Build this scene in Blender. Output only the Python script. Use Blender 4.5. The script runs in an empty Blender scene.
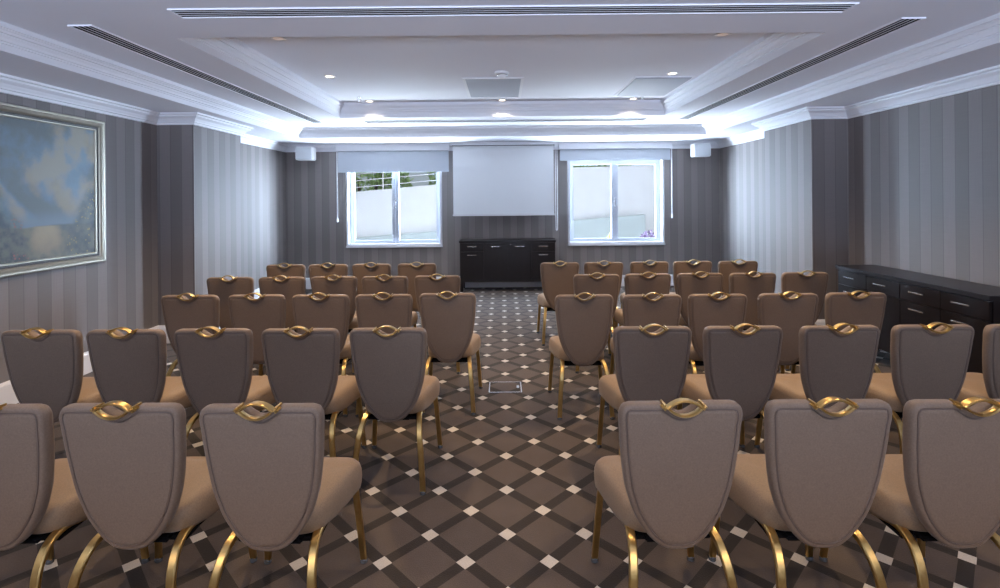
import bpy, bmesh, math, random
from mathutils import Vector, Matrix, Euler
random.seed(7)
C = bpy.context.scene.collection
PI = math.pi

# ------------------------------------------------------------------ materials
def lin(r, g, b):
    f = lambda c: (c / 255.0 / 12.92) if c / 255.0 <= .04045 else ((c / 255.0 + .055) / 1.055) ** 2.4
    return (f(r), f(g), f(b), 1)

class NT:
    def __init__(s, name):
        s.m = bpy.data.materials.new(name); s.m.use_nodes = True
        s.t = s.m.node_tree; s.b = s.t.nodes['Principled BSDF']
    def n(s, typ, **kw):
        n = s.t.nodes.new(typ)
        for k, v in kw.items():
            if k.startswith('i_'):
                n.inputs[k[2:].replace('_', ' ')].default_value = v
            else: setattr(n, k, v)
        return n
    def l(s, a, b): s.t.links.new(a, b)
    def math(s, op, a, b=None, c=None):
        n = s.n('ShaderNodeMath', operation=op)
        for i, v in enumerate((a, b, c)):
            if v is None: continue
            if isinstance(v, (int, float)): n.inputs[i].default_value = v
            else: s.l(v, n.inputs[i])
        return n.outputs[0]
    def mix(s, fac, a, b, blend='MIX'):
        n = s.n('ShaderNodeMix', data_type='RGBA', blend_type=blend)
        for sock, v in ((n.inputs[0], fac), (n.inputs[6], a), (n.inputs[7], b)):
            if isinstance(v, (int, float, tuple)): sock.default_value = v
            else: s.l(v, sock)
        return n.outputs[2]
    def coords(s):
        tc = s.n('ShaderNodeTexCoord'); sp = s.n('ShaderNodeSeparateXYZ'); s.l(tc.outputs['Object'], sp.inputs[0])
        return tc.outputs['Object'], sp.outputs[0], sp.outputs[1], sp.outputs[2]
    def set(s, **kw):
        for k, v in kw.items():
            s.b.inputs[k.replace('_', ' ')].default_value = v
        return s
    def bump(s, h, strength, dist):
        n = s.n('ShaderNodeBump'); n.inputs['Strength'].default_value = strength; n.inputs['Distance'].default_value = dist
        s.l(h, n.inputs['Height']); s.l(n.outputs[0], s.b.inputs['Normal'])

def plain(name, col, rough=.5, metal=0, spec=.5, noise=None):
    t = NT(name).set(Base_Color=col, Roughness=rough, Metallic=metal)
    t.b.inputs['Specular IOR Level'].default_value = spec
    if noise:
        o, x, y, z = t.coords()
        nz = t.n('ShaderNodeTexNoise'); nz.inputs['Scale'].default_value = noise; nz.inputs['Detail'].default_value = 3
        t.l(o, nz.inputs['Vector'])
        d = tuple(c * .86 for c in col[:3]) + (1,)
        t.l(t.mix(nz.outputs[0], d, col), t.b.inputs['Base Color'])
    return t.m

def fabric(name, col, weave=900, bumpd=.0006):
    t = NT(name).set(Roughness=.62)
    t.b.inputs['Specular IOR Level'].default_value = .45
    t.b.inputs['Sheen Weight'].default_value = .12
    o, x, y, z = t.coords()
    nz = t.n('ShaderNodeTexNoise'); nz.inputs['Scale'].default_value = weave * .2; nz.inputs['Detail'].default_value = 4; nz.inputs['Roughness'].default_value = .7
    t.l(o, nz.inputs['Vector'])
    n2 = t.n('ShaderNodeTexNoise'); n2.inputs['Scale'].default_value = 9; t.l(o, n2.inputs['Vector'])
    d = tuple(c * .55 for c in col[:3]) + (1,); h = tuple(c * 1.45 for c in col[:3]) + (1,)
    c1 = t.mix(nz.outputs[0], d, h)
    c2 = t.mix(t.math('MULTIPLY', n2.outputs[0], .18), c1, d)
    t.l(c2, t.b.inputs['Base Color'])
    t.bump(nz.outputs[0], .35, bumpd)
    return t.m

def wallpaper():
    t = NT('striped wallpaper').set(Roughness=.55)
    t.b.inputs['Specular IOR Level'].default_value = .35
    o, x, y, z = t.coords()
    g = t.n('ShaderNodeNewGeometry'); sp = t.n('ShaderNodeSeparateXYZ'); t.l(g.outputs['Normal'], sp.inputs[0])
    side = t.math('GREATER_THAN', t.math('ABSOLUTE', sp.outputs[0]), .5)
    u = t.math('ADD', t.math('MULTIPLY', side, y), t.math('MULTIPLY', t.math('SUBTRACT', 1, side), x))
    u = t.math('ADD', u, 20.0)
    q = t.math('DIVIDE', u, .125)
    i = t.math('FLOOR', q); f = t.math('FRACT', q)
    alt = t.math('MODULO', i, 2)
    wn = t.n('ShaderNodeTexWhiteNoise', noise_dimensions='1D'); t.l(i, wn.inputs['W'])
    tone = t.math('ADD', t.math('MULTIPLY', alt, .62), t.math('MULTIPLY', wn.outputs[0], .38))
    # thin darker line on every stripe edge, threads woven along both directions
    edge = t.math('LESS_THAN', f, .045)
    mp = t.n('ShaderNodeCombineXYZ'); t.l(t.math('MULTIPLY', u, 160), mp.inputs[0]); t.l(t.math('MULTIPLY', z, 4), mp.inputs[1])
    nz = t.n('ShaderNodeTexNoise'); nz.inputs['Scale'].default_value = 1; t.l(mp.outputs[0], nz.inputs['Vector'])
    mp2 = t.n('ShaderNodeCombineXYZ'); t.l(t.math('MULTIPLY', u, 5), mp2.inputs[0]); t.l(t.math('MULTIPLY', z, 140), mp2.inputs[1])
    nz2 = t.n('ShaderNodeTexNoise'); nz2.inputs['Scale'].default_value = 1; t.l(mp2.outputs[0], nz2.inputs['Vector'])
    c = t.mix(tone, WP_D, WP_L)
    c = t.mix(t.math('MULTIPLY', edge, .45), c, (.05, .045, .045, 1))
    th = t.math('ADD', t.math('MULTIPLY', nz.outputs[0], .5), t.math('MULTIPLY', nz2.outputs[0], .5))
    c = t.mix(t.math('MULTIPLY', t.math('SUBTRACT', th, .3), .5), c, (.10, .092, .09, 1))
    t.l(c, t.b.inputs['Base Color'])
    t.bump(th, .15, .001)
    return t.m

def carpet():
    t = NT('lattice carpet').set(Roughness=.8)
    t.b.inputs['Specular IOR Level'].default_value = .3
    t.b.inputs['Sheen Weight'].default_value = .1
    o, x, y, z = t.coords()
    d = .2598
    X = t.math('SUBTRACT', x, .006); Y = t.math('SUBTRACT', y, 2.417 - 20 * .3674)
    a = t.math('DIVIDE', t.math('ADD', X, Y), d * math.sqrt(2)); b = t.math('DIVIDE', t.math('SUBTRACT', Y, X), d * math.sqrt(2))
    def near(v):
        return t.math('MULTIPLY', t.math('ABSOLUTE', t.math('SUBTRACT', v, t.math('ROUND', v))), d)
    da, db = near(a), near(b)
    band = t.math('LESS_THAN', t.math('MINIMUM', da, db), .0275)
    sq = t.math('LESS_THAN', t.math('MAXIMUM', da, db), .0305)
    nz = t.n('ShaderNodeTexNoise'); nz.inputs['Scale'].default_value = 190; nz.inputs['Detail'].default_value = 3; t.l(o, nz.inputs['Vector'])
    n2 = t.n('ShaderNodeTexNoise'); n2.inputs['Scale'].default_value = 6; n2.inputs['Detail'].default_value = 4; t.l(o, n2.inputs['Vector'])
    base = t.mix(n2.outputs[0], CP_A, CP_B)
    c = t.mix(band, base, CP_D)
    c = t.mix(sq, c, CP_W)
    pile = t.math('ADD', t.math('MULTIPLY', nz.outputs[0], .7), .65)
    cc = t.n('ShaderNodeCombineXYZ')
    for k in range(3): t.l(pile, cc.inputs[k])
    c = t.mix(1.0, c, cc.outputs[0], 'MULTIPLY')
    t.l(c, t.b.inputs['Base Color'])
    t.bump(nz.outputs[0], .5, .003)
    return t.m

def wood():
    t = NT('dark stained wood').set(Roughness=.3)
    t.b.inputs['Specular IOR Level'].default_value = .5
    o, x, y, z = t.coords()
    w = t.n('ShaderNodeTexNoise'); w.inputs['Scale'].default_value = 7; w.inputs['Detail'].default_value = 5; w.inputs['Distortion'].default_value = .6
    mp = t.n('ShaderNodeMapping'); mp.inputs['Scale'].default_value = (6, 6, .6); t.l(o, mp.inputs[0]); t.l(mp.outputs[0], w.inputs['Vector'])
    t.l(t.mix(w.outputs[0], (.004, .0035, .0045, 1), (.013, .0095, .011, 1)), t.b.inputs['Base Color'])
    return t.m

def brass():
    t = NT('brushed brass').set(Roughness=.3, Metallic=1.0)
    o, x, y, z = t.coords()
    nz = t.n('ShaderNodeTexNoise'); nz.inputs['Scale'].default_value = 60; t.l(o, nz.inputs['Vector'])
    t.l(t.mix(nz.outputs[0], (.50, .33, .11, 1), (.66, .46, .19, 1)), t.b.inputs['Base Color'])
    t.l(t.math('ADD', t.math('MULTIPLY', nz.outputs[0], .15), .24), t.b.inputs['Roughness'])
    return t.m

def painting_mat():
    t = NT('oil painting').set(Roughness=.45)
    o, x, y, z = t.coords()   # y along the wall, z up, centred on the canvas
    def noise(s, det=5, vec=None, dist=0):
        n = t.n('ShaderNodeTexNoise'); n.inputs['Scale'].default_value = s; n.inputs['Detail'].default_value = det; n.inputs['Distortion'].default_value = dist
        t.l(vec or o, n.inputs['Vector']); return n.outputs[0]
    def ramp(v, a, b):
        n = t.n('ShaderNodeMapRange', interpolation_type='SMOOTHSTEP'); n.inputs[1].default_value = a; n.inputs[2].default_value = b; t.l(v, n.inputs[0]); return n.outputs[0]
    n1 = noise(2.4, 8); n2 = noise(3.4, 8); n3 = noise(24, 3)
    sky = t.mix(ramp(n1, .40, .60), lin(92, 102, 106), lin(106, 132, 150))
    sky = t.mix(t.math('MULTIPLY', ramp(t.math('ADD', n2, t.math('MULTIPLY', y, .12)), .48, .66), .7), sky, lin(160, 148, 120))
    hz_ = t.math('ADD', t.math('ADD', z, .30), t.math('MULTIPLY', t.math('SUBTRACT', n1, .5), .05))
    sea = t.mix(ramp(hz_, .0, .16), lin(112, 130, 142), sky)
    land = t.mix(ramp(noise(9, 6), .35, .65), lin(66, 76, 76), lin(112, 108, 92))
    c = t.mix(ramp(hz_, -.012, .012), land, sea)
    # soft dark bushes to both sides of a pale sandy path, flecked with blossom
    px = t.math('ABSOLUTE', t.math('SUBTRACT', y, .34))
    wob = t.math('MULTIPLY', t.math('SUBTRACT', noise(5, 6), .5), .5)
    bushh = t.math('ADD', t.math('SUBTRACT', t.math('MULTIPLY', px, 1.9), .66), wob)
    bush = t.math('MULTIPLY', ramp(t.math('SUBTRACT', bushh, z), .04, .30), ramp(t.math('ADD', px, t.math('MULTIPLY', wob, .4)), .08, .2))
    bc = t.mix(ramp(noise(14, 5), .35, .65), lin(44, 58, 62), lin(96, 98, 90))
    c = t.mix(t.math('MULTIPLY', bush, .85), c, bc)
    pw = t.math('SUBTRACT', t.math('ADD', .10, t.math('MULTIPLY', t.math('SUBTRACT', -.30, z), .3)), t.math('ADD', px, t.math('MULTIPLY', wob, .25)))
    path = t.math('MULTIPLY', ramp(pw, -.06, .06), t.math('MULTIPLY', ramp(t.math('SUBTRACT', -.30, z), -.01, .01), ramp(z, -.62, -.34)))
    c = t.mix(t.math('MULTIPLY', path, .75), c, lin(168, 152, 118))
    vor = t.n('ShaderNodeTexVoronoi'); vor.inputs['Scale'].default_value = 34; t.l(o, vor.inputs['Vector'])
    fl = t.math('MULTIPLY', t.math('LESS_THAN', vor.outputs['Distance'], t.math('MULTIPLY', n3, .55)), t.math('MULTIPLY', bush, t.math('GREATER_THAN', noise(8, 3), .52)))
    c = t.mix(t.math('MULTIPLY', fl, .65), c, t.mix(ramp(y, .2, .4), lin(158, 84, 76), lin(178, 156, 84)))
    t.l(c, t.b.inputs['Base Color'])
    t.bump(noise(30, 4), .3, .003)
    return t.m

def foliage(name, a, b):
    t = NT(name).set(Roughness=.5)
    o, x, y, z = t.coords()
    n = t.n('ShaderNodeTexNoise'); n.inputs['Scale'].default_value = 5; t.l(o, n.inputs['Vector'])
    t.l(t.mix(n.outputs[0], a, b), t.b.inputs['Base Color'])
    return t.m

def glass():
    m = bpy.data.materials.new('window glass'); m.use_nodes = True
    t = m.node_tree; t.nodes.remove(t.nodes['Principled BSDF'])
    tr = t.nodes.new('ShaderNodeBsdfTransparent'); tr.inputs[0].default_value = (.94, .97, .98, 1)
    gl = t.nodes.new('ShaderNodeBsdfGlossy'); gl.inputs['Roughness'].default_value = .02
    lw = t.nodes.new('ShaderNodeLayerWeight'); lw.inputs[0].default_value = .15
    fr = t.nodes.new('ShaderNodeMath'); fr.operation = 'MULTIPLY'; fr.inputs[1].default_value = .45; t.links.new(lw.outputs['Facing'], fr.inputs[0])
    mx = t.nodes.new('ShaderNodeMixShader')
    t.links.new(fr.outputs[0], mx.inputs[0]); t.links.new(tr.outputs[0], mx.inputs[1]); t.links.new(gl.outputs[0], mx.inputs[2])
    t.links.new(mx.outputs[0], t.nodes['Material Output'].inputs[0])
    return m

def emit(name, col, s):
    t = NT(name).set(Base_Color=(.9, .9, .9, 1), Emission_Color=col, Emission_Strength=s); return t.m

WP_D, WP_L = (.18, .160, .156, 1), (.255, .230, .224, 1)
CP_A, CP_B, CP_D, CP_W = (.058, .044, .038, 1), (.085, .066, .057, 1), (.019, .014, .0115, 1), (.48, .45, .41, 1)
M = dict(
    ceil=plain('white ceiling paint', (.77, .78, .84, 1), .7, spec=.3),
    trim=plain('white trim paint', (.82, .83, .87, 1), .65),
    paper=wallpaper(), carpet=carpet(), wood=wood(), brass=brass(),
    back=fabric('taupe chair fabric', (.190, .133, .094, 1)),
    seat=fabric('downlit seat fabric', (.275, .192, .122, 1)),  # same upholstery as the back, warmed and lightened for the downlights' glow
    pipe=plain('chair piping', (.125, .088, .07, 1), .6),
    black=plain('black underside', (.010, .010, .011, 1), .8, spec=0.05),
    glide=plain('clear grey glide', (.10, .11, .12, 1), .2),
    chrome=plain('satin steel', (.72, .73, .75, 1), .25, 1.0),
    pvc=plain('white window frame', (.48, .51, .57, 1), .5),
    blind=plain('grey blind fabric', (.50, .54, .60, 1), .7, noise=200),
    screen=plain('projection screen', (.88, .91, .93, 1), .75),
    plastic=plain('white plastic', (.82, .83, .85, 1), .35),
    grille=plain('pale grey grille', (.62, .65, .68, 1), .6),
    panel=plain('grey panel', (.40, .42, .48, 1), .6),
    silver=plain('aged silver leaf', (.46, .43, .35, 1), .36, .85, noise=40),
    darkline=plain('dark frame groove', (.03, .026, .025, 1), .5),
    canvas=painting_mat(), glass=glass(),
    render=plain('white outdoor render', (.80, .81, .82, 1), .8, noise=3),
    concrete=plain('grey concrete', (.40, .45, .45, 1), .8, noise=4),
    paving=plain('pale paving', (.25, .25, .24, 1), .8, noise=6),
    leaf=foliage('hedge leaves', (.26, .40, .14, 1), (.55, .68, .32, 1)),
    leafy=foliage('lime leaves', (.30, .42, .04, 1), (.50, .60, .10, 1)),
    leafp=foliage('purple leaves', (.06, .03, .08, 1), (.14, .09, .16, 1)),
    bark=plain('bark', (.09, .06, .04, 1), .9),
    lamp=emit('warm lamp lens', (1, .78, .52, 1), 6.0),
    dimlamp=emit('dim lamp lens', (1, .6, .4, 1), .25),
    absorb=plain('dark bounce absorber', (.05, .035, .03, 1), .8, noise=12),  # for the unseen added cladding that soaks up bounce light
    outer=plain('building shell', (.5, .5, .5, 1), .8),
)

# ------------------------------------------------------------------ mesh helpers
def finish(name, bm, mat, parent=None, smooth=None, loc=None):
    bmesh.ops.recalc_face_normals(bm, faces=bm.faces)
    me = bpy.data.meshes.new(name); bm.to_mesh(me); bm.free()
    for m in (mat if isinstance(mat, (list, tuple)) else [mat]): me.materials.append(m)
    if smooth is not None:
        for p in me.polygons: p.use_smooth = True
        me.set_sharp_from_angle(angle=math.radians(smooth))
    o = bpy.data.objects.new(name, me); C.objects.link(o)
    if parent: o.parent = parent
    if loc: o.location = loc
    return o

def box(bm, x0, x1, y0, y1, z0, z1, bev=0, mi=0):
    b2 = bmesh.new()
    r = bmesh.ops.create_cube(b2, size=1)
    bmesh.ops.scale(b2, vec=(abs(x1 - x0), abs(y1 - y0), abs(z1 - z0)), verts=b2.verts)
    bmesh.ops.translate(b2, vec=((x0 + x1) / 2, (y0 + y1) / 2, (z0 + z1) / 2), verts=b2.verts)
    if bev: bmesh.ops.bevel(b2, geom=b2.edges[:], offset=bev, segments=2, affect='EDGES')
    add(bm, b2, mi)

def add(bm, b2, mi=0):
    vm = {v: bm.verts.new(v.co) for v in b2.verts}
    for f in b2.faces:
        try:
            nf = bm.faces.new([vm[v] for v in f.verts]); nf.material_index = mi
        except ValueError: pass
    b2.free()

def boxes(name, lst, mat, parent=None, bev=0):
    bm = bmesh.new()
    for b in lst: box(bm, *b, bev=bev)
    return finish(name, bm, mat, parent, 35 if bev else None)

def lathe(bm, prof, n=20, c=(0, 0, 0)):
    rings = []
    for r, z in prof:
        if r < 1e-6: rings.append([bm.verts.new((c[0], c[1], c[2] + z))])
        else: rings.append([bm.verts.new((c[0] + r * math.cos(2 * PI * k / n), c[1] + r * math.sin(2 * PI * k / n), c[2] + z)) for k in range(n)])
    for a, b in zip(rings, rings[1:]):
        for k in range(n):
            k2 = (k + 1) % n
            if len(a) == 1 and len(b) == 1: continue
            if len(a) == 1: bm.faces.new((a[0], b[k2], b[k]))
            elif len(b) == 1: bm.faces.new((a[k], a[k2], b[0]))
            else: bm.faces.new((a[k], a[k2], b[k2], b[k]))
    if len(rings[0]) > 1: bm.faces.new(rings[0][::-1])
    if len(rings[-1]) > 1: bm.faces.new(rings[-1])

def catmull(pts, n):
    out = []
    P = [Vector(p) for p in pts]; P = [2 * P[0] - P[1]] + P + [2 * P[-1] - P[-2]]
    for i in range(1, len(P) - 2):
        for k in range(n):
            t = k / n
            out.append(.5 * ((2 * P[i]) + (P[i + 1] - P[i - 1]) * t + (2 * P[i - 1] - 5 * P[i] + 4 * P[i + 1] - P[i + 2]) * t * t + (3 * P[i] - P[i - 1] - 3 * P[i + 1] + P[i + 2]) * t ** 3))
    out.append(P[-2]); return out

def tube(bm, path, section, closed=False, xdir=None):
    """sweep a closed 2-D section (a, b) along a path; a is along xdir"""
    path = [Vector(p) for p in path]; n = len(path); rings = []
    for i, p in enumerate(path):
        if closed: t = path[(i + 1) % n] - path[i - 1]
        else: t = path[min(i + 1, n - 1)] - path[max(i - 1, 0)]
        t.normalize()
        ref = Vector(xdir) if xdir else (Vector((0, 0, 1)) if abs(t.z) < .9 else Vector((1, 0, 0)))
        a = (ref - t * ref.dot(t)).normalized(); b = t.cross(a)
        rings.append([bm.verts.new(p + a * s[0] + b * s[1]) for s in section])
    m = len(section)
    rng = range(n) if closed else range(n - 1)
    for i in rng:
        A, B = rings[i], rings[(i + 1) % n]
        for k in range(m): bm.faces.new((A[k], A[(k + 1) % m], B[(k + 1) % m], B[k]))
    if not closed:
        bm.faces.new(rings[0][::-1]); bm.faces.new(rings[-1])

def circ(r, n=8): return [(r * math.cos(2 * PI * k / n), r * math.sin(2 * PI * k / n)) for k in range(n)]

def sweep(bm, path, prof, closed=True):
    """mitred moulding along a 2-D path (counter-clockwise, inside on the left); prof = (inward, z)"""
    n = len(path); rings = []
    for i in range(n):
        p = Vector(path[i])
        e0 = (p - Vector(path[i - 1])).normalized() if (closed or i > 0) else None
        e1 = (Vector(path[(i + 1) % n]) - p).normalized() if (closed or i < n - 1) else None
        if e0 is None: e0 = e1
        if e1 is None: e1 = e0
        n0 = Vector((-e0.y, e0.x)); n1 = Vector((-e1.y, e1.x))
        mtr = (n0 + n1) / (1 + n0.dot(n1))
        rings.append([bm.verts.new((p.x + mtr.x * d, p.y + mtr.y * d, z)) for d, z in prof])
    m = len(prof)
    for i in (range(n) if closed else range(n - 1)):
        A, B = rings[i], rings[(i + 1) % n]
        for k in range(m): bm.faces.new((A[k], B[k], B[(k + 1) % m], A[(k + 1) % m]))
    if not closed:
        bm.faces.new(rings[0]); bm.faces.new(rings[-1][::-1])

def thing(name, label, cat, loc=(0, 0, 0), rz=0, group=None):
    o = bpy.data.objects.new(name, None); C.objects.link(o); o.empty_display_size = .1
    o.location = loc; o.rotation_euler = (0, 0, rz)
    return tag(o, label, cat, group)
def tag(o, label, cat, group=None, kind=None):
    o['label'] = label; o['category'] = cat
    if group: o['group'] = group
    if kind: o['kind'] = kind
    return o
def struct(o): o['kind'] = 'structure'; return o
def sempty(name, loc=(0, 0, 0)):
    o = bpy.data.objects.new(name, None); C.objects.link(o); o.location = loc; return struct(o)

# ------------------------------------------------------------------ room
W, B, R = 3.9, 9.12, -3.0          # half width, back wall, rear wall
PX, P0, P1 = 3.485, 5.73, 6.76     # pilaster face and its two ends
Z1, Z2, Z3 = 2.58, 2.733, 2.926
T1X, T1Y0, T1Y1 = 3.23, -1.6, 8.07
T2X, T2Y0, T2Y1 = 2.26, 3.53, 7.06
TH = .30
TB = .20

def flat(name, lst, mat): return struct(boxes(name, lst, mat))
flat('floor', [(-W - TH, W + TH, R - TH, B + TB, -.2, 0)], M['carpet'])
flat('wall_left', [(-W - TH, -W, R - TH, B + TB, 0, 3.15), (-W, -PX, P0, P1, 0, Z1)], M['paper'])
flat('wall_right', [(W, W + TH, R - TH, B + TB, 0, 3.15), (PX, W, P0, P1, 0, Z1)], M['paper'])
WL, WR = (-2.785, -1.125), (1.19, 2.865)
WZ0, WZ1 = .76, 2.28
flat('wall_back', [(-W, W, B, B + TB, 0, WZ0), (-W, W, B, B + TB, WZ1, 3.15), (-W, WL[0], B, B + TB, WZ0, WZ1),
                   (WL[1], WR[0], B, B + TB, WZ0, WZ1), (WR[1], W, B, B + TB, WZ0, WZ1)], M['paper'])
flat('wall_absorber', [(-5, 5, B + TB, B + TB + .04, 0, WZ0 - .02), (-5, 5, B + TB, B + TB + .04, WZ1 + .03, 3.2), (-5, WL[0] - .03, B + TB, B + TB + .04, WZ0 - .02, WZ1 + .03),
                   (WL[1] + .03, WR[0] - .03, B + TB, B + TB + .04, WZ0 - .02, WZ1 + .03), (WR[1] + .03, 5, B + TB, B + TB + .04, WZ0 - .02, WZ1 + .03)], M['absorb'])  # dark cladding added out of view to cut bounce onto the garden wall
RW = (-3.0, 3.0, .5, 2.35)  # invented opening in the unseen rear wall, lets the rear fill in
flat('wall_rear', [(-W, W, R - TH, R, 0, RW[2]), (-W, W, R - TH, R, RW[3], 3.15), (-W, RW[0], R - TH, R, RW[2], RW[3]), (RW[1], W, R - TH, R, RW[2], RW[3])], M['paper'])
zt = 3.15
bm = bmesh.new()
for b in [(-W, -T1X, R, B, Z1, zt), (T1X, W, R, B, Z1, zt), (-T1X, T1X, T1Y1, B, Z1, zt), (-T1X, T1X, R, T1Y0, Z1, zt),
          (-T1X, -T2X, T1Y0, T1Y1, Z2, zt), (T2X, T1X, T1Y0, T1Y1, Z2, zt), (-T2X, T2X, T2Y1, T1Y1, Z2, zt), (-T2X, T2X, T1Y0, T2Y0, Z2, zt),
          (-T2X, T2X, T2Y0, T2Y1, Z3, zt)]: box(bm, *b)
struct(finish('ceiling', bm, M['ceil']))
flat('sky_block_roof', [(-W - TH, W + TH, R - TH, B + TB, zt, zt + .15)], M['outer'])  # unseen slab added over the ceiling to keep sky light out

zc = 2.456
room = [(-W, R), (W, R), (W, P0), (PX, P0), (PX, P1), (W, P1), (W, B), (-W, B), (-W, P1), (-PX, P1), (-PX, P0), (-W, P0)]
bm = bmesh.new()
sweep(bm, room, [(-.01, zc), (.016, zc), (.020, zc + .004), (.020, zc + .022), (.034, zc + .026), (.040, zc + .040), (.058, zc + .064), (.086, zc + .080),
                 (.092, zc + .086), (.092, zc + .100), (.112, zc + .104), (.116, zc + .108), (.116, Z1 + .01), (-.01, Z1 + .01)])
struct(finish('trim_1', bm, M['trim']))
def tray(name, x, y0, y1, za, zb, k):
    h = zb - za
    p = [(0, za), (.004, za), (.004, za + .30 * h), (.016 * k, za + .31 * h), (.016 * k, za + .37 * h), (.030 * k, za + .40 * h), (.036 * k, za + .50 * h), (.050 * k, za + .60 * h),
         (.050 * k, za + .64 * h), (.070 * k, za + .65 * h), (.078 * k, za + .72 * h), (.092 * k, za + .76 * h), (.092 * k, za + .79 * h), (.108 * k, za + .80 * h), (.108 * k, zb + .006), (0, zb + .006)]
    bm = bmesh.new(); sweep(bm, [(-x, y0), (x, y0), (x, y1), (-x, y1)], p)
    return struct(finish(name, bm, M['trim']))
tray('trim_2', T1X, T1Y0, T1Y1, Z1, Z2, 1.0)
tray('trim_3', T2X, T2Y0, T2Y1, Z2, Z3, .8)
bp = [(-.005, 0), (.018, 0), (.018, .17), (.014, .182), (.008, .19), (.006, .2), (-.005, .2)]
for nm, path in (('baseboard_left', [(-W, B), (-W, P1), (-PX, P1), (-PX, P0), (-W, P0), (-W, R)]),
                 ('baseboard_right', [(W, R), (W, P0), (PX, P0), (PX, P1), (W, P1), (W, B)]),
                 ('baseboard_back', [(W - .018, B), (-W + .018, B)])):
    bm = bmesh.new(); sweep(bm, path, bp, closed=False); struct(finish(nm, bm, M['trim']))

# ------------------------------------------------------------------ windows
def frame_bm(x0, x1, y0, y1, z0, z1, w, bev=.004, wb=None):
    wb = wb or w
    bm = bmesh.new()
    box(bm, x0, x0 + w, y0, y1, z0, z1, bev); box(bm, x1 - w, x1, y0, y1, z0, z1, bev)
    box(bm, x0 + w, x1 - w, y0, y1, z1 - w, z1, bev); box(bm, x0 + w, x1 - w, y0, y1, z0, z0 + wb, bev)
    return bm
def window(n, x0, x1, z0, z1):
    e = sempty('window_%d' % n, ((x0 + x1) / 2, B, z0))
    hw = (x1 - x0) / 2; h = z1 - z0
    finish('reveal', frame_bm(-hw - .03, hw + .03, -.012, .19, -.0, h + .03, .035, .003), M['trim'], e, 35)
    boxes('window_sill', [(-hw - .035, hw + .035, -.03, .195, -.03, .006)], M['trim'], e, .005)
    i = hw - .005
    finish('window_frame', frame_bm(-i, i, .12, .18, .006, h - .005, .028), M['pvc'], e, 35)
    for s0, s1 in ((-i + .022, .001), (.001, i - .022)):
        y0 = .105 if s0 < -.1 else .122
        s = finish('sash', frame_bm(s0, s1, y0, y0 + .05, .03, h - .03, .062), M['pvc'], e, 35)
        boxes('pane', [(s0 + .055, s1 - .055, y0 + .022, y0 + .03, .085, h - .085)], M['glass'], s)
    bm = bmesh.new(); box(bm, -.014, .014, .092, .106, h * .5 - .07, h * .5 + .07, .004); box(bm, -.009, .009, .068, .094, h * .5 + .0, h * .5 + .02, .003)
    box(bm, -.010, .010, .060, .078, h * .5 - .10, h * .5 + .02, .004)
    o = finish('window_handle', bm, M['chrome'], e, 35)
window(1, *WL, WZ0, WZ1); window(2, *WR, WZ0, WZ1)
e = sempty('window_3', ((RW[0] + RW[1]) / 2, R - TH, RW[2]))  # window invented for the rear opening, out of view
finish('window_frame', frame_bm(-3, 3, 0, .07, 0, RW[3] - RW[2], .06), M['pvc'], e, 35)
boxes('mullion', [(-1.03, -.97, 0, .07, .06, 1.79), (.97, 1.03, 0, .07, .06, 1.79)], M['pvc'], e)

# ------------------------------------------------------------------ blinds, screen
def blind(x0, x1, zb, label, chainx, cz):
    t = thing('roller_blind', label, 'blind', ((x0 + x1) / 2, B - .085, zb), 0, 'roller blinds above the windows')
    hw = (x1 - x0) / 2
    boxes('cassette', [(-hw - .02, hw + .02, -.06, .084, 2.455 - zb, Z1 - zb)], M['trim'], t, .006)
    boxes('blind_fabric', [(-hw, hw, -.004, 0, .012, 2.46 - zb)], M['blind'], t)
    boxes('bottom_bar', [(-hw, hw, -.012, .008, -.012, .016)], M['blind'], t, .004)
    cx = chainx - (x0 + x1) / 2
    bm = bmesh.new(); tube(bm, [(cx, -.02, 2.46 - zb), (cx, -.02, cz - zb)], circ(.006)); tube(bm, [(cx + .012, -.02, 2.46 - zb), (cx + .012, -.02, cz - zb)], circ(.003))
    pc = finish('pull_chain', bm, M['plastic'], t, 60)
    bm = bmesh.new(); lathe(bm, [(.006, .0), (.014, -.02), (.015, -.07), (.008, -.085)], 12, (cx + .004, -.02, cz - zb + .01)); finish('chain_weight', bm, M['plastic'], pc, 50)
blind(-2.93, -.96, 2.09, 'grey roller blind pulled lower, over the window left of the projection screen', -2.945, 1.27)
blind(1.02, 2.98, 2.265, 'grey roller blind nearly rolled up, over the window right of the projection screen', 2.995, 1.29)

t = thing('projection_screen', 'white pull-down projection screen hanging above the dark cabinet between the windows', 'projection screen', (.01, 8.93, 1.30))
boxes('screen_housing', [(-.93, .93, -.06, .08, 1.225, Z1 - 1.30)], M['trim'], t, .006)
boxes('housing_slot', [(-.90, .90, -.045, .02, 1.219, 1.226)], M['black'], t)
boxes('screen_fabric', [(-.885, .885, -.002, .002, .02, 1.225)], M['screen'], t)
boxes('bottom_bar', [(-.895, .895, -.014, .014, -.012, .022)], M['plastic'], t, .006)
bm = bmesh.new(); tube(bm, catmull([(.915, 0, 1.23), (.915, 0, .3), (.917, 0, -.2), (.93, 0, -.27), (.945, 0, -.2), (.945, 0, .3), (.945, 0, 1.23)], 6), circ(.0045, 6))
finish('pull_cord', bm, M['plastic'], t, 60)

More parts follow.
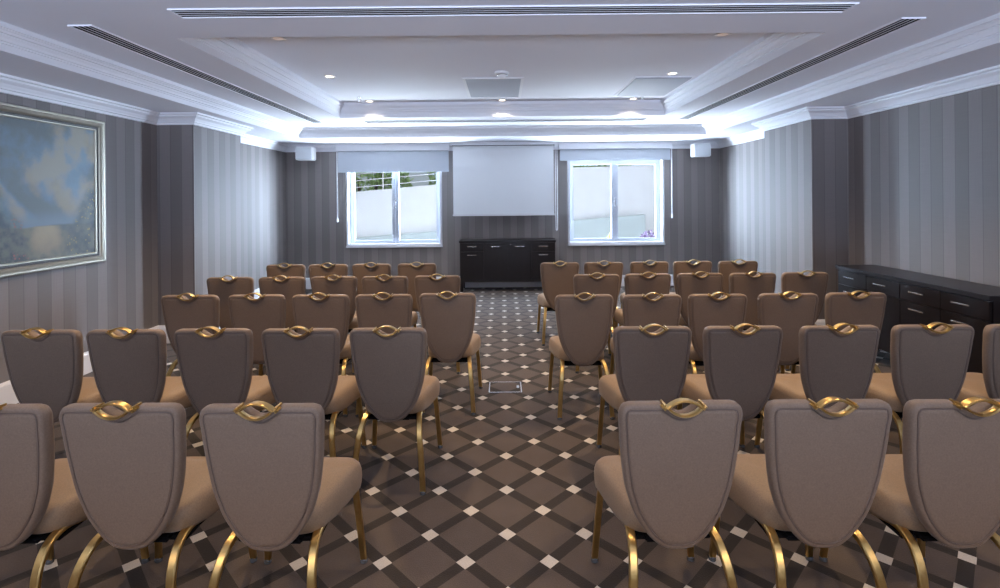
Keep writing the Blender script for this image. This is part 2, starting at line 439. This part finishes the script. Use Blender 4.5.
# ------------------------------------------------------------------ loudspeakers
def speaker(x, label):
    t = thing('wall_speaker', label, 'loudspeaker', (x, 8.72, 2.285), 0, 'white loudspeakers in the back corners')
    boxes('cabinet', [(-.145, .145, .012, .21, 0, .225)], M['plastic'], t, .012)
    boxes('grille', [(-.132, .132, -.002, .014, .012, .213)], M['grille'], t, .006)
    boxes('wall_bracket', [(-.03, .03, .20, .40, .075, .11), (-.06, .06, .375, .40, .02, .165)], M['plastic'], t, .004)
speaker(-3.42, 'white loudspeaker box high in the left back corner beside the lower blind')
speaker(3.44, 'white loudspeaker box high in the right back corner beside the rolled-up blind')

# ------------------------------------------------------------------ cabinets (front faces local -y)
def cabinet(loc, rz, L, D, H, cols, label, group, lock=False):
    t = thing('sideboard', label, 'sideboard', loc, rz, group)
    h2 = L / 2; zb = .165
    boxes('top', [(-h2 - .012, h2 + .012, -D - .015, 0, H - .035, H)], M['wood'], t, .004)
    boxes('body', [(-h2, h2, -D + .022, -.004, zb, H - .035)], M['wood'], t, .002)
    for sx in (-1, 1):
        for y in (-D + .03, -.035):
            boxes('leg', [(sx * (h2 - .028) - .026, sx * (h2 - .028) + .026, y - .028, y + .026, 0, zb + .01)], M['wood'], t, .003)
    w = (L - .01) / len(cols)
    def handle(par, x, z):
        bm = bmesh.new()
        box(bm, x - .078, x + .078, -D - .034, -D - .024, z - .006, z + .006, .003)
        for s in (-.06, .06): box(bm, x + s - .005, x + s + .005, -D - .026, -D + .004, z - .005, z + .005)
        finish('handle', bm, M['chrome'], par, 35)
    top = H - .045
    for k, c in enumerate(cols):
        x0 = -h2 + .005 + k * w + .003; x1 = x0 + w - .006; xc = (x0 + x1) / 2
        if c == 2:
            d = boxes('drawer', [(x0, x1, -D, -D + .02, top - .14, top)], M['wood'], t, .002); handle(d, xc, top - .055)
            d = boxes('door', [(x0, x1, -D, -D + .02, zb + .003, top - .146)], M['wood'], t, .002); handle(d, xc, top - .20)
        else:
            d = boxes('door', [(x0, x1, -D, -D + .02, zb + .003, top)], M['wood'], t, .002); handle(d, xc, top - .055)
    if lock:
        b2 = bmesh.new(); lathe(b2, [(.011, 0), (.011, .006), (.008, .009), (0, .009)], 12)
        bmesh.ops.rotate(b2, cent=(0, 0, 0), matrix=Matrix.Rotation(PI / 2, 3, 'X'), verts=b2.verts)
        bmesh.ops.translate(b2, vec=(.05, -D, top - .02), verts=b2.verts)
        finish('lock', b2, M['chrome'], t, 40)
    return t
cabinet((.07, 9.09, 0), 0, 1.63, .42, .875, (2, 1, 1, 2), 'black wooden sideboard against the back wall under the projection screen', None, True)
cabinet((3.875, 4.46, 0), -PI / 2, 1.66, .40, .87, (2, 2, 2, 2), 'black wooden sideboard along the right wall behind the chairs', None)

# ------------------------------------------------------------------ painting on the left wall
py0, py1, pz0, pz1 = 3.02, 4.93, 1.02, 2.375
t = thing('framed_painting', 'large framed landscape painting of clouds and a flowering path on the left wall', 'painting', (-W + .002, (py0 + py1) / 2, (pz0 + pz1) / 2))
hy, hz = (py1 - py0) / 2, (pz1 - pz0) / 2
def pframe(name, w, prof, mat):
    bm = bmesh.new()
    # path in the (y, z) plane, swept profile (inward, out from the wall)
    cs = [(-hy + w, -hz + w), (hy - w, -hz + w), (hy - w, hz - w), (-hy + w, hz - w)]
    sg = [(1, 1), (-1, 1), (-1, -1), (1, -1)]
    rings = [[bm.verts.new((d2, c[0] + s[0] * d1, c[1] + s[1] * d1)) for d1, d2 in prof] for c, s in zip(cs, sg)]
    m = len(prof)
    for i in range(4):
        A, Bq = rings[i], rings[(i + 1) % 4]
        for k in range(m): bm.faces.new((A[k], Bq[k], Bq[(k + 1) % m], A[(k + 1) % m]))
    return finish(name, bm, mat, t)
pframe('outer_frame', 0, [(0, 0), (0, .035), (.012, .05), (.026, .05), (.03, .043), (.05, .046), (.062, .038), (.066, .03), (.066, 0)], M['silver'])
pframe('frame_groove', .066, [(0, 0), (0, .026), (.022, .022), (.022, 0)], M['darkline'])
pframe('inner_fillet', .088, [(0, 0), (0, .027), (.010, .027), (.016, .02), (.016, 0)], M['silver'])
boxes('canvas', [(0, .018, -hy + .10, hy - .10, -hz + .10, hz - .10)], M['canvas'], t)

# ------------------------------------------------------------------ ceiling fittings
def vent(x0, x1, y0, y1, z, slots, label, along):
    t = thing('linear_air_vent', label, 'air vent', ((x0 + x1) / 2, (y0 + y1) / 2, z), 0, 'black slotted air vents in the ceiling')
    hx, hy = (x1 - x0) / 2, (y1 - y0) / 2
    boxes('slot_backing', [(-hx, hx, -hy, hy, -.003, .001)], M['black'], t)
    l = []; wid = 2 * (hy if along == 'x' else hx); p = wid / slots
    f = .008
    for k in range(slots + 1):
        c = -wid / 2 + k * p; hwk = .12 * p
        if along == 'x': l.append((-hx, hx, c - hwk, c + hwk, -.0042, -.002))
        else: l.append((c - hwk, c + hwk, -hy, hy, -.0042, -.002))
    boxes('blades', l, M['trim'], t)
    e = .009
    bm = bmesh.new()
    box(bm, -hx - e, hx + e, -hy - e, -hy - .004, -.009, .001); box(bm, -hx - e, hx + e, hy + .004, hy + e, -.009, .001)
    box(bm, -hx - e, -hx, -hy - .004, hy + .004, -.009, .001); box(bm, hx, hx + e, -hy - .004, hy + .004, -.009, .001)
    finish('vent_frame', bm, M['trim'], t)
vent(-1.96, 2.1, 3.0, 3.125, Z2, 4, 'black slotted air vent running across the ceiling nearest the top of the photo', 'x')
vent(-2.77, -2.63, 3.26, 7.42, Z2, 4, 'long slotted air vent running away along the left side of the ceiling', 'y')
vent(2.57, 2.71, 3.26, 7.42, Z2, 4, 'long slotted air vent running away along the right side of the ceiling', 'y')
vent(-2.0, 2.08, 7.34, 7.52, Z2, 3, 'narrow far air vent across the ceiling between the two stepped mouldings', 'x')

def downlight(x, y, z, label, lit=True, energy=40):
    t = thing('downlight', label, 'ceiling light', (x, y, z), 0, 'recessed ceiling downlights')
    bm = bmesh.new(); n = 24
    lathe(bm, [(.060, .001), (.060, -.006), (.055, -.009), (.040, -.006), (.040, .001)], n); finish('trim_ring', bm, M['plastic'], t, 40)
    bm = bmesh.new(); lathe(bm, [(.040, .0), (.039, -.005), (0, -.006)], n); finish('lens', bm, M['lamp'] if lit else M['dimlamp'], t, 60)
    if energy:
        d = bpy.data.lights.new('spot_beam', 'SPOT'); d.energy = energy; d.color = (1.0, .86, .72) if y > 5 else (1.0, .68, .37); d.spot_size = math.radians(120); d.spot_blend = .7; d.shadow_soft_size = .045
        o = bpy.data.objects.new('spot_beam', d); C.objects.link(o); o.location = (x, y, z - .03)
DL = 80
downlight(-1.85, 5.46, Z3, 'lit downlight in the ceiling left of the grey panels', True, DL)
downlight(1.83, 5.46, Z3, 'lit downlight in the ceiling beside the right grey panel', True, DL)
downlight(-1.79, 6.86, Z3, 'lit downlight by the far ceiling moulding, leftmost of three', True, DL)
downlight(0.0, 6.86, Z3, 'lit downlight by the far ceiling moulding, middle of three', True, DL)
downlight(1.77, 6.86, Z3, 'lit downlight by the far ceiling moulding, rightmost of three', True, DL)
downlight(-1.83, 4.16, Z3, 'dim downlight in the ceiling nearest the left vent', False, DL * 2.3)
downlight(1.81, 4.16, Z3, 'dim downlight in the ceiling nearest the right vent', False, DL * 2.3)
# added, unseen: warm downlights, then bare spots, to light the near chairs
for x, w in ((-2.3, 'leftmost of four'), (-.8, 'second from left of four'), (.8, 'third from left of four'), (2.3, 'rightmost of four')):
    downlight(x, 2.72, Z2, 'added unseen downlight on the near side of the nearest air vent, ' + w, True, DL * .55)
for x in (-2.3, -.8, .8, 2.3):  # bare spots without fittings, added behind the camera to warm the chair backs
    d = bpy.data.lights.new('spot_beam', 'SPOT'); d.energy = DL * 2.3; d.color = (1.0, .68, .37); d.spot_size = math.radians(120); d.spot_blend = .7; d.shadow_soft_size = .045
    o = bpy.data.objects.new('spot_beam', d); C.objects.link(o); o.location = (x, -.7, Z2 - .03)

t = thing('smoke_detector', 'round white domed detector on the ceiling in front of the centre grey panel', 'detector', (0.0, 5.36, Z3))
bm = bmesh.new(); lathe(bm, [(.075, .001), (.075, -.014), (.066, -.022), (.048, -.024), (.048, .0)], 24); finish('base', bm, M['plastic'], t, 40)
bm = bmesh.new(); lathe(bm, [(.050, -.022), (.050, -.036), (.043, -.052), (.026, -.062), (0, -.066)], 24); finish('dome', bm, M['plastic'], t, 40)
bm = bmesh.new(); lathe(bm, [(.058, -.024), (.060, -.03), (.056, -.034), (.049, -.03), (.049, -.024)], 24); finish('collar', bm, M['chrome'], t, 40)
def cpanel(x0, x1, y0, y1, label, drop):
    t = thing('ceiling_panel', label, 'ceiling panel', ((x0 + x1) / 2, (y0 + y1) / 2, Z3), 0, 'grey ceiling panels')
    hx, hy = (x1 - x0) / 2, (y1 - y0) / 2
    boxes('panel', [(-hx, hx, -hy, hy, -drop, .001)], M['panel'], t, .002)
    bm = frame_bm(-hx - .03, hx + .03, 0, .012, -hy - .03, hy + .03, .034, .002)
    for v in bm.verts: v.co = (v.co.x, v.co.z, -v.co.y + .001)
    finish('panel_frame', bm, M['trim'], t, 35)
cpanel(-.41, .215, 5.61, 6.64, 'grey rectangular ceiling panel in the centre of the raised ceiling', .008)
cpanel(1.485, 2.10, 5.62, 6.58, 'grey rectangular ceiling panel with bright edge, at the right of the raised ceiling', .02)
def sprinkler(x, y, label):
    t = thing('sprinkler_head', label, 'sprinkler', (x, y, Z3), 0, 'ceiling sprinklers')
    bm = bmesh.new(); lathe(bm, [(.03, .001), (.028, -.006), (.008, -.01), (.007, -.03), (.009, -.032), (0, -.033)], 14); finish('stem', bm, M['chrome'], t, 40)
    bm = bmesh.new(); lathe(bm, [(0, -.046), (.022, -.046), (.022, -.050), (0, -.051)], 14)
    box(bm, -.012, -.008, -.003, .003, -.048, -.028); box(bm, .008, .012, -.003, .003, -.048, -.028); finish('deflector', bm, M['chrome'], t, 40)
sprinkler(-1.86, 6.62, 'small sprinkler head hanging at the far left of the raised ceiling')
sprinkler(1.83, 6.62, 'small sprinkler head hanging at the far right of the raised ceiling')

# floor box in the aisle
t = thing('floor_box', 'flush metal-edged floor socket box set in the aisle carpet', 'floor box', (.005, 4.29, 0))
bm = frame_bm(-.137, .137, 0, .006, -.12, .12, .010, .002)
for v in bm.verts: v.co = (v.co.x, v.co.z, v.co.y)
finish('metal_frame', bm, M['chrome'], t, 35)
boxes('lid', [(-.128, .128, -.111, .111, 0, .004)], M['carpet'], t)
bm = bmesh.new(); box(bm, .095, .118, -.03, .03, .003, .007, .002); finish('lid_catch', bm, M['chrome'], t, 35)

# ------------------------------------------------------------------ banquet chair
def lean(z):
    k = max(0, (z - .39) / .51)
    return -.195 - .052 * k ** 1.4
def outline():
    half = [(0, .381), (.036, .3835), (.071, .397), (.111, .432), (.156, .497), (.181, .560), (.198, .625), (.213, .735), (.219, .82), (.222, .852), (.219, .876), (.206, .895), (.182, .9025)]
    half = [(x * .957, .359 + (z - .381) * (.534 / .5215)) for x, z in half]
    pts = catmull([(x, 0, z) for x, z in half], 4)
    L = [(p.x, p.z) for p in pts]
    for k in range(1, 24):
        x = .182 * .957 * (1 - k / 23)
        z = .893
        if x < .076: z -= .036 * (.5 + .5 * math.cos(PI * x / .076))
        L.append((x, z))
    L = L[1:]
    right = [(0, .359)] + L[:-1]
    top = L[-1]
    left = [(-x, z) for x, z in right[1:]][::-1]
    return right + [top] + left       # counter-clockwise seen from the front (x right, z up)
OUT = outline()
def inset(pts, d):
    n = len(pts); res = []
    for i in range(n):
        a, b = Vector(pts[i - 1]), Vector(pts[(i + 1) % n]); t = (b - a).normalized()
        res.append((pts[i][0] - t.y * d, pts[i][1] + t.x * d))
    return res
def layers(bm, rings, capa=True, capb=True):
    R_ = [[bm.verts.new(p) for p in r] for r in rings]
    n = len(R_[0])
    for A, Bq in zip(R_, R_[1:]):
        for k in range(n): bm.faces.new((A[k], A[(k + 1) % n], Bq[(k + 1) % n], Bq[k]))
    if capa: bm.faces.new(R_[0][::-1])
    if capb: bm.faces.new(R_[-1])
def ring(d, y, s=None):
    P = inset(OUT, d)
    if s is not None: P = [(x * s, .66 + (z - .66) * s) for x, z in P]
    return [(x, lean(z) + y, z) for x, z in P]

def make_chair():
    t = thing('banquet_chair', '', 'chair')
    # seat cushion
    def plan(ins):
        hw0, hw1, y0, y1, r = .172 - ins, .219 - ins, -.168 + ins, .262 - ins, .085 - ins * .6
        pts = []
        for cx, cy, a0, hw in ((1, y1, 0, hw1), (-1, y1, 90, hw1), (-1, y0, 180, hw0), (1, y0, 270, hw0)):
            for k in range(7):
                a = math.radians(a0 + 15 * k)
                ox = cx * (hw - r); oy = cy - r if cy > 0 else cy + r
                pts.append((ox + r * math.cos(a), oy + r * math.sin(a)))
        # subdivide the straight runs
        out = []
        for i, p in enumerate(pts):
            q = pts[(i + 1) % len(pts)]; out.append(p)
            if (Vector(p) - Vector(q)).length > .08:
                for k in (1, 2, 3): out.append((p[0] + (q[0] - p[0]) * k / 4, p[1] + (q[1] - p[1]) * k / 4))
        return out
    def srow(ins, z, sc=1):
        return [(x * sc, .035 + (y - .035) * sc, z - (.014 * max(0, (y - .1) / .16) ** 2 if z > .4 else 0) + (.03 * max(0, (.0 - y) / .17) if z < .4 else 0)) for x, y in plan(ins)]
    bm = bmesh.new()
    layers(bm, [srow(.03, .352), srow(.012, .354), srow(.003, .362), srow(0, .378), srow(-.002, .41), srow(0, .438), srow(.006, .458), srow(.018, .471), srow(.036, .478), srow(.036, .483, .72), srow(.036, .485, .35)])
    finish('seat', bm, M['seat'], t, 60)
    bm = bmesh.new(); box(bm, -.15, .15, -.13, .19, .338, .358, .004); box(bm, -.10, .10, -.165, -.10, .350, .368, .006)
    finish('seat_pan', bm, M['black'], t, 35)
    # backrest
    bm = bmesh.new()
    layers(bm, [ring(.022, -.024), ring(.012, -.027), ring(.004, -.021), ring(0, -.012), ring(0, .010), ring(.005, .021), ring(.018, .029), ring(.03, .032, .9), ring(.03, .034, .5)])
    bk = finish('backrest', bm, M['back'], t, 60)
    bm = bmesh.new()
    layers(bm, [ring(.0215, -.020), ring(.0225, -.0255), ring(.026, -.0285), ring(.03, -.0295, .97), ring(.03, -.031, .8), ring(.03, -.032, .4)], capa=False)
    finish('rear_panel', bm, M['back'], bk, 60)
    bm = bmesh.new()
    tube(bm, ring(.0205, -.0262), circ(.0026, 6), closed=True); finish('piping', bm, M['pipe'], bk, 80)
    # brass hand hole
    def lens(off, n=12):
        pts = []
        for k in range(n + 1):
            u = -1 + 2 * k / n; pts.append((u * (.063 - off * 1.6), .888 + (.028 - off) * (1 - u * u) ** .9))
        for k in range(1, n):
            u = 1 - 2 * k / n; pts.append((u * (.063 - off * 1.6), .888 - (.031 - off) * (1 - u * u) ** .9))
        return pts
    def lr(off, y): return [(x, lean(.9) + y, z) for x, z in lens(off)]
    bm = bmesh.new()
    rr = [lr(.001, -.024), lr(.0, -.048), lr(.0, -.051), lr(.002, -.054), lr(.005, -.054), lr(.0076, -.051), lr(.0082, -.047), lr(.0065, -.028), lr(.004, -.024)]
    Rv = [[bm.verts.new(p) for p in r] for r in rr]; n = len(Rv[0])
    for i in range(len(Rv)):
        A, Bq = Rv[i], Rv[(i + 1) % len(Rv)]
        for k in range(n): bm.faces.new((A[k], A[(k + 1) % n], Bq[(k + 1) % n], Bq[k]))
    for s in (-1, 1): box(bm, s * .066 - .011, s * .066 + .011, lean(.9) - .050, lean(.9) + .012, .8785, .8985, .008)
    h = finish('handle', bm, M['brass'], t, 40); h['label'] = 'brass hand hole'
    # legs
    sec = [(-.015, -.006), (-.011, -.010), (-.006, -.0095), (-.004, -.0075), (0, -.0095), (.004, -.0075), (.006, -.0095), (.011, -.010), (.015, -.006), (.015, .006), (.011, .010), (-.011, .010), (-.015, .006)]
    for s in (-1, 1):
        bm = bmesh.new()
        p = catmull([(s * .140, .02, .345), (s * .146, -.10, .376), (s * .155, -.185, .362), (s * .166, -.240, .300), (s * .176, -.262, .210), (s * .184, -.275, .110), (s * .189, -.280, .014)], 5)
        tube(bm, p, sec, xdir=(1, 0, 0))
        l = finish('leg', bm, M['brass'], t, 40)
        bm = bmesh.new(); lathe(bm, [(.013, 0), (.016, .003), (.016, .016), (.012, .02)], 14, (s * .189, -.280, 0)); finish('foot_glide', bm, M['glide'], l, 40)
        bm = bmesh.new()
        tube(bm, [(s * .188, .195, .36), (s * .200, .214, .20), (s * .212, .235, .014)], [(a * .9, b) for a, b in sec], xdir=(1, 0, 0))
        l = finish('leg', bm, M['brass'], t, 40)
        bm = bmesh.new(); lathe(bm, [(.013, 0), (.016, .003), (.016, .016), (.012, .02)], 14, (s * .212, .235, 0)); finish('foot_glide', bm, M['glide'], l, 40)
    return t

def copy_tree(o, parent=None):
    c = o.copy(); C.objects.link(c)
    if parent: c.parent = parent
    for ch in list(o.children): copy_tree(ch, c)
    return c

F, VX, VY, ROLL, CAMH = 508.0, 503.0, 198.0, .009, 1.6
def solve(px, py, h):            # where the top of a handle of height h stands on the floor plan
    dx, dy = px - VX, py - VY
    tx, ty = dx - ROLL * dy, dy + ROLL * dx
    Y = (CAMH - h) * F / ty
    return tx / F * Y, Y
rows = {
 ('left', 1): [(258, 402), (116, 399.5), (-18, 401)],
 ('left', 2): [(387, 325.5), (298.5, 326), (210.3, 325.5), (122, 326.5), (36.5, 326.5)],
 ('left', 3): [(447, 290.7), (383.4, 292.3), (321.5, 292.5), (254.8, 292), (187.6, 292)],
 ('left', 4): [(437, 273.5), (384, 274.3), (334, 274), (282.6, 275), (228.7, 274.8)],
 ('left', 5): [(416.6, 261.5), (371, 262), (328, 262.5), (285.7, 262.6)],
 ('right', 1): [(683, 397), (833, 396), (977, 397.3)],
 ('right', 2): [(653.5, 322.7), (745, 322.7), (843, 322.6), (937, 322), (1031, 321.5)],
 ('right', 3): [(584.6, 291.5), (653, 292.2), (719, 291.7), (790, 291), (858.5, 290)],
 ('right', 4): [(597, 272.3), (648.5, 271.5), (701, 270.8), (754, 271), (806.6, 270)],
 ('right', 5): [(560, 260.7), (604, 260.4), (650, 259.7), (693, 259.2), (739, 259)],
}
place = ['beside the aisle', 'second from the aisle', 'third from the aisle', 'fourth from the aisle', 'fifth from the aisle']
rowname = {1: 'nearest row', 2: 'second nearest row', 3: 'middle row', 4: 'second farthest row', 5: 'farthest row'}
proto = make_chair(); used = False
for (side, r), lst in rows.items():
    Ys = [solve(px, py, .916)[1] for px, py in lst]; my = sum(Ys) / len(Ys)
    for k, (px, py) in enumerate(lst):
        X, Y = solve(px, py, .916)
        Y2 = my + (Y - my) * .45; X *= Y2 / Y
        if k and abs(X - prev) < .472: X = prev + math.copysign(.472, X - prev)
        prev = X
        o = proto if not used else copy_tree(proto)
        used = True
        rz = math.radians(random.uniform(-.9, .9))
        Vv = Matrix.Rotation(rz, 2) @ Vector((0, .272))
        o.location = (X + Vv.x, Y2 + Vv.y, 0); o.rotation_euler = (0, 0, rz)
        if k == 0: w = 'taupe banquet chair beside the aisle in the %s, %s block' % (rowname[r], side)
        elif k == len(lst) - 1 and r > 1: w = 'taupe banquet chair farthest from the aisle in the %s, %s block' % (rowname[r], side)
        else: w = 'taupe banquet chair %s in the %s, %s block' % (place[k], rowname[r], side)
        o['label'] = w; o['group'] = 'banquet chairs in the %s block' % side

# ------------------------------------------------------------------ outdoors beyond the windows
flat('ground', [(-14, 14, B + TB, 24, -.3, 0)], M['paving'])
def slope_wall(name, pts, y0, y1, zb, mat):
    bm = bmesh.new()
    for a, b in zip(pts, pts[1:]):
        v = [bm.verts.new(p) for p in ((a[0], y0, zb), (b[0], y0, zb), (b[0], y0, b[1]), (a[0], y0, a[1]), (a[0], y1, zb), (b[0], y1, zb), (b[0], y1, b[1]), (a[0], y1, a[1]))]
        for q in ((0, 1, 2, 3), (5, 4, 7, 6), (3, 2, 6, 7), (1, 0, 4, 5), (0, 3, 7, 4), (2, 1, 5, 6)): bm.faces.new([v[i] for i in q])
    return struct(finish(name, bm, mat))
slope_wall('wall_garden', [(-9, 1.42), (-3.8, 1.79), (-1.6, 1.97), (1.6, 2.36), (9, 2.5)], 13.0, 13.3, 0, M['render'])
slope_wall('wall_ramp', [(-9, .28), (-3.28, .67), (1.78, 1.03), (3.5, 1.16)], 12.5, 12.72, 0, M['concrete'])
t = thing('garden_railing', 'thin metal railing above the white garden wall outside the left window', 'railing', (-3.0, 13.15, 1.6))
bm = bmesh.new()
for k in range(4): tube(bm, [(-4, 0, .05 + .17 * k), (2.2, 0, .55 + .17 * k)], circ(.012, 6))
finish('rail', bm, M['chrome'], t)
for k in range(4):
    bm = bmesh.new(); x = -3.7 + 1.8 * k; tube(bm, [(x, 0, -.1 + .08 * (x + 1)), (x, 0, .98 + .08 * (x + 1) - .1)], circ(.018, 6)); finish('post', bm, M['chrome'], t)

def leaves(name, blobs, n, size, mat, parent, seed):
    rnd = random.Random(seed); bm = bmesh.new()
    for _ in range(n):
        cx, cy, cz, r = rnd.choice(blobs)
        d = Vector((rnd.gauss(0, 1), rnd.gauss(0, 1), rnd.gauss(0, 1))).normalized() * r * rnd.uniform(.55, 1.05)
        p = Vector((cx, cy, cz)) + d
        if p.z < .02: p.z = .02 + rnd.random() * .05
        q = Euler((rnd.uniform(0, 6.3), rnd.uniform(0, 6.3), rnd.uniform(0, 6.3))).to_matrix(); s = size * rnd.uniform(.6, 1.3)
        v = [bm.verts.new(p + q @ Vector(c)) for c in ((-s, 0, 0), (-.2 * s, -.42 * s, .1 * s), (s, 0, 0), (-.2 * s, .42 * s, .1 * s))]
        bm.faces.new(v)
    me = bpy.data.meshes.new(name); bm.to_mesh(me); bm.free(); me.materials.append(mat)
    o = bpy.data.objects.new(name, me); C.objects.link(o); o.parent = parent; return o
def shrub(name, label, cat, loc, blobs, n, size, mat, seed, stem=None, group=None):
    t = thing(name, label, cat, loc, 0, group)
    leaves('foliage', blobs, n, size, mat, t, seed)
    bm = bmesh.new()
    for i, (cx, cy, cz, r) in enumerate(blobs):
        tube(bm, catmull([(0, 0, 0), (cx * .4, cy * .4, cz * .5), (cx, cy, cz)], 3), circ(.012 if size < .06 else .05, 6))
    finish('stem', bm, M['bark'], t)
shrub('garden_tree', 'green leafy tree behind the wall at the left of the left window', 'tree', (-4.3, 15.2, 0), [(0, 0, 2.2, .8), (.7, 0, 2.5, .7), (-.7, .1, 2.0, .7), (1.0, .2, 1.9, .6)], 1500, .10, M['leaf'], 1, None, 'trees behind the garden wall')
shrub('garden_tree', 'green leafy tree behind the wall at the right of the left window', 'tree', (-1.4, 17.2, 0), [(0, 0, 2.4, .7), (.6, 0, 2.6, .6), (-.6, .1, 2.3, .6)], 1200, .10, M['leaf'], 2, None, 'trees behind the garden wall')
shrub('garden_tree', 'green leafy tree just showing over the wall in the right window', 'tree', (3.2, 16.4, 0), [(0, 0, 2.3, .5), (.6, 0, 2.5, .4), (-.7, .1, 2.35, .45)], 800, .10, M['leaf'], 3, None, 'trees behind the garden wall')
shrub('garden_plant', 'small lime-green plant outside the left window by the sill', 'plant', (-2.75, 10.3, 0), [(0, 0, .66, .09), (.1, 0, .60, .08), (-.08, 0, .58, .08)], 160, .045, M['leafy'], 4)
shrub('garden_plant', 'small yellow-green plant outside the middle of the right window', 'plant', (2.16, 10.3, 0), [(0, 0, .72, .05), (.01, 0, .80, .05), (-.01, 0, .62, .06)], 120, .04, M['leafy'], 5)
shrub('garden_plant', 'small purple-leaved plant outside the right window at its lower right', 'plant', (2.98, 10.4, 0), [(0, 0, .80, .12), (.1, 0, .72, .1), (-.1, 0, .72, .1)], 260, .05, M['leafp'], 6)

# ------------------------------------------------------------------ light
def area(name, loc, rot, sx, sy, e, col, spread=180):
    d = bpy.data.lights.new(name, 'AREA'); d.shape = 'RECTANGLE'; d.size = sx; d.size_y = sy; d.energy = e; d.color = col; d.spread = math.radians(spread)
    o = bpy.data.objects.new(name, d); C.objects.link(o); o.location = loc; o.rotation_euler = rot; return o
def aim(o, target):
    o.rotation_euler = (Vector(target) - o.location).to_track_quat('-Z', 'Y').to_euler()
def facing(o, d): o.rotation_euler = Vector(d).to_track_quat('-Z', 'Y').to_euler()
for x in (-1.955, 2.03):
    a = area('fill_sky', (x, B + 1.35, 3.35), (0, 0, 0), 2.4, 1.3, 250, (.80, .89, 1.0)); aim(a, (x, B, 1.5))  # added lamp hidden above the window, boosts its daylight
    a = area('fill_ground', (x, B + 1.8, .3), (0, 0, 0), 2.8, 1.2, 90, (.84, .91, 1.0), 120); facing(a, (0, -.6, .8))  # added lamp hidden below the sill, throws light up into the room
a = area('fill_ground', (.04, B + .70, .2), (0, 0, 0), 8.4, .85, 1500, (.84, .91, 1.0), 110); facing(a, (0, -.5, .87))  # wide added lamp hidden below the sills, brightens the far soffit
for sx in (-1, 1):
    a = area('fill_side', (.04 + sx * .50, B + .95, 1.4), (0, 0, 0), 1.1, 2.2, 440, (.66, .80, 1.0), 120); facing(a, (sx * .88, -.47, 0))  # added lamp hidden behind the wall between the windows, lights the side wall
    a = area('fill_side', (sx * 4.7, B + 1.2, 1.4), (0, 0, 0), 1.5, 2.4, 850, (.64, .77, 1.0), 125); facing(a, (-sx * .75, -.66, 0))  # added lamp out of sight outside, lights the opposite pilaster
a = area('fill_rear', (0, -5.3, .3), (0, 0, 0), 6.4, 2.4, 2200, (.62, .74, 1.0)); facing(a, (0, .3, .95))  # added fill lamp outside the rear opening, brightens the near ceiling
s = bpy.data.lights.new('sun', 'SUN'); s.energy = .8; s.angle = math.radians(2); s.color = (1, .97, .92)
so = bpy.data.objects.new('sun', s); C.objects.link(so); so.rotation_euler = Vector((.3, .55, -.95)).to_track_quat('-Z', 'Y').to_euler()

w = bpy.data.worlds.new('world'); bpy.context.scene.world = w; w.use_nodes = True
bg = w.node_tree.nodes['Background']; bg.inputs[0].default_value = (.80, .90, 1.0, 1); bg.inputs[1].default_value = .45

# ------------------------------------------------------------------ camera
cam = bpy.data.cameras.new('camera'); co = bpy.data.objects.new('camera', cam); C.objects.link(co)
cam.sensor_width = 36; cam.sensor_fit = 'HORIZONTAL'; cam.lens = 36 * F / 1000
cam.shift_x = -(VX - 500) / 1000; cam.shift_y = -(294 - VY) / 1000
cam.clip_start = .05
co.matrix_world = Matrix.Translation((0, 0, CAMH)) @ Matrix.Rotation(PI / 2, 4, 'X') @ Matrix.Rotation(-ROLL, 4, 'Z')
sc = bpy.context.scene; sc.camera = co
sc.view_settings.view_transform = 'Standard'; sc.view_settings.look = 'None'; sc.view_settings.gamma = 1; sc.view_settings.use_curve_mapping = False
sc.view_settings.exposure = 0
sc.cycles.use_denoising = True
sc.cycles.max_bounces = 10; sc.cycles.diffuse_bounces = 6; sc.cycles.transparent_max_bounces = 12
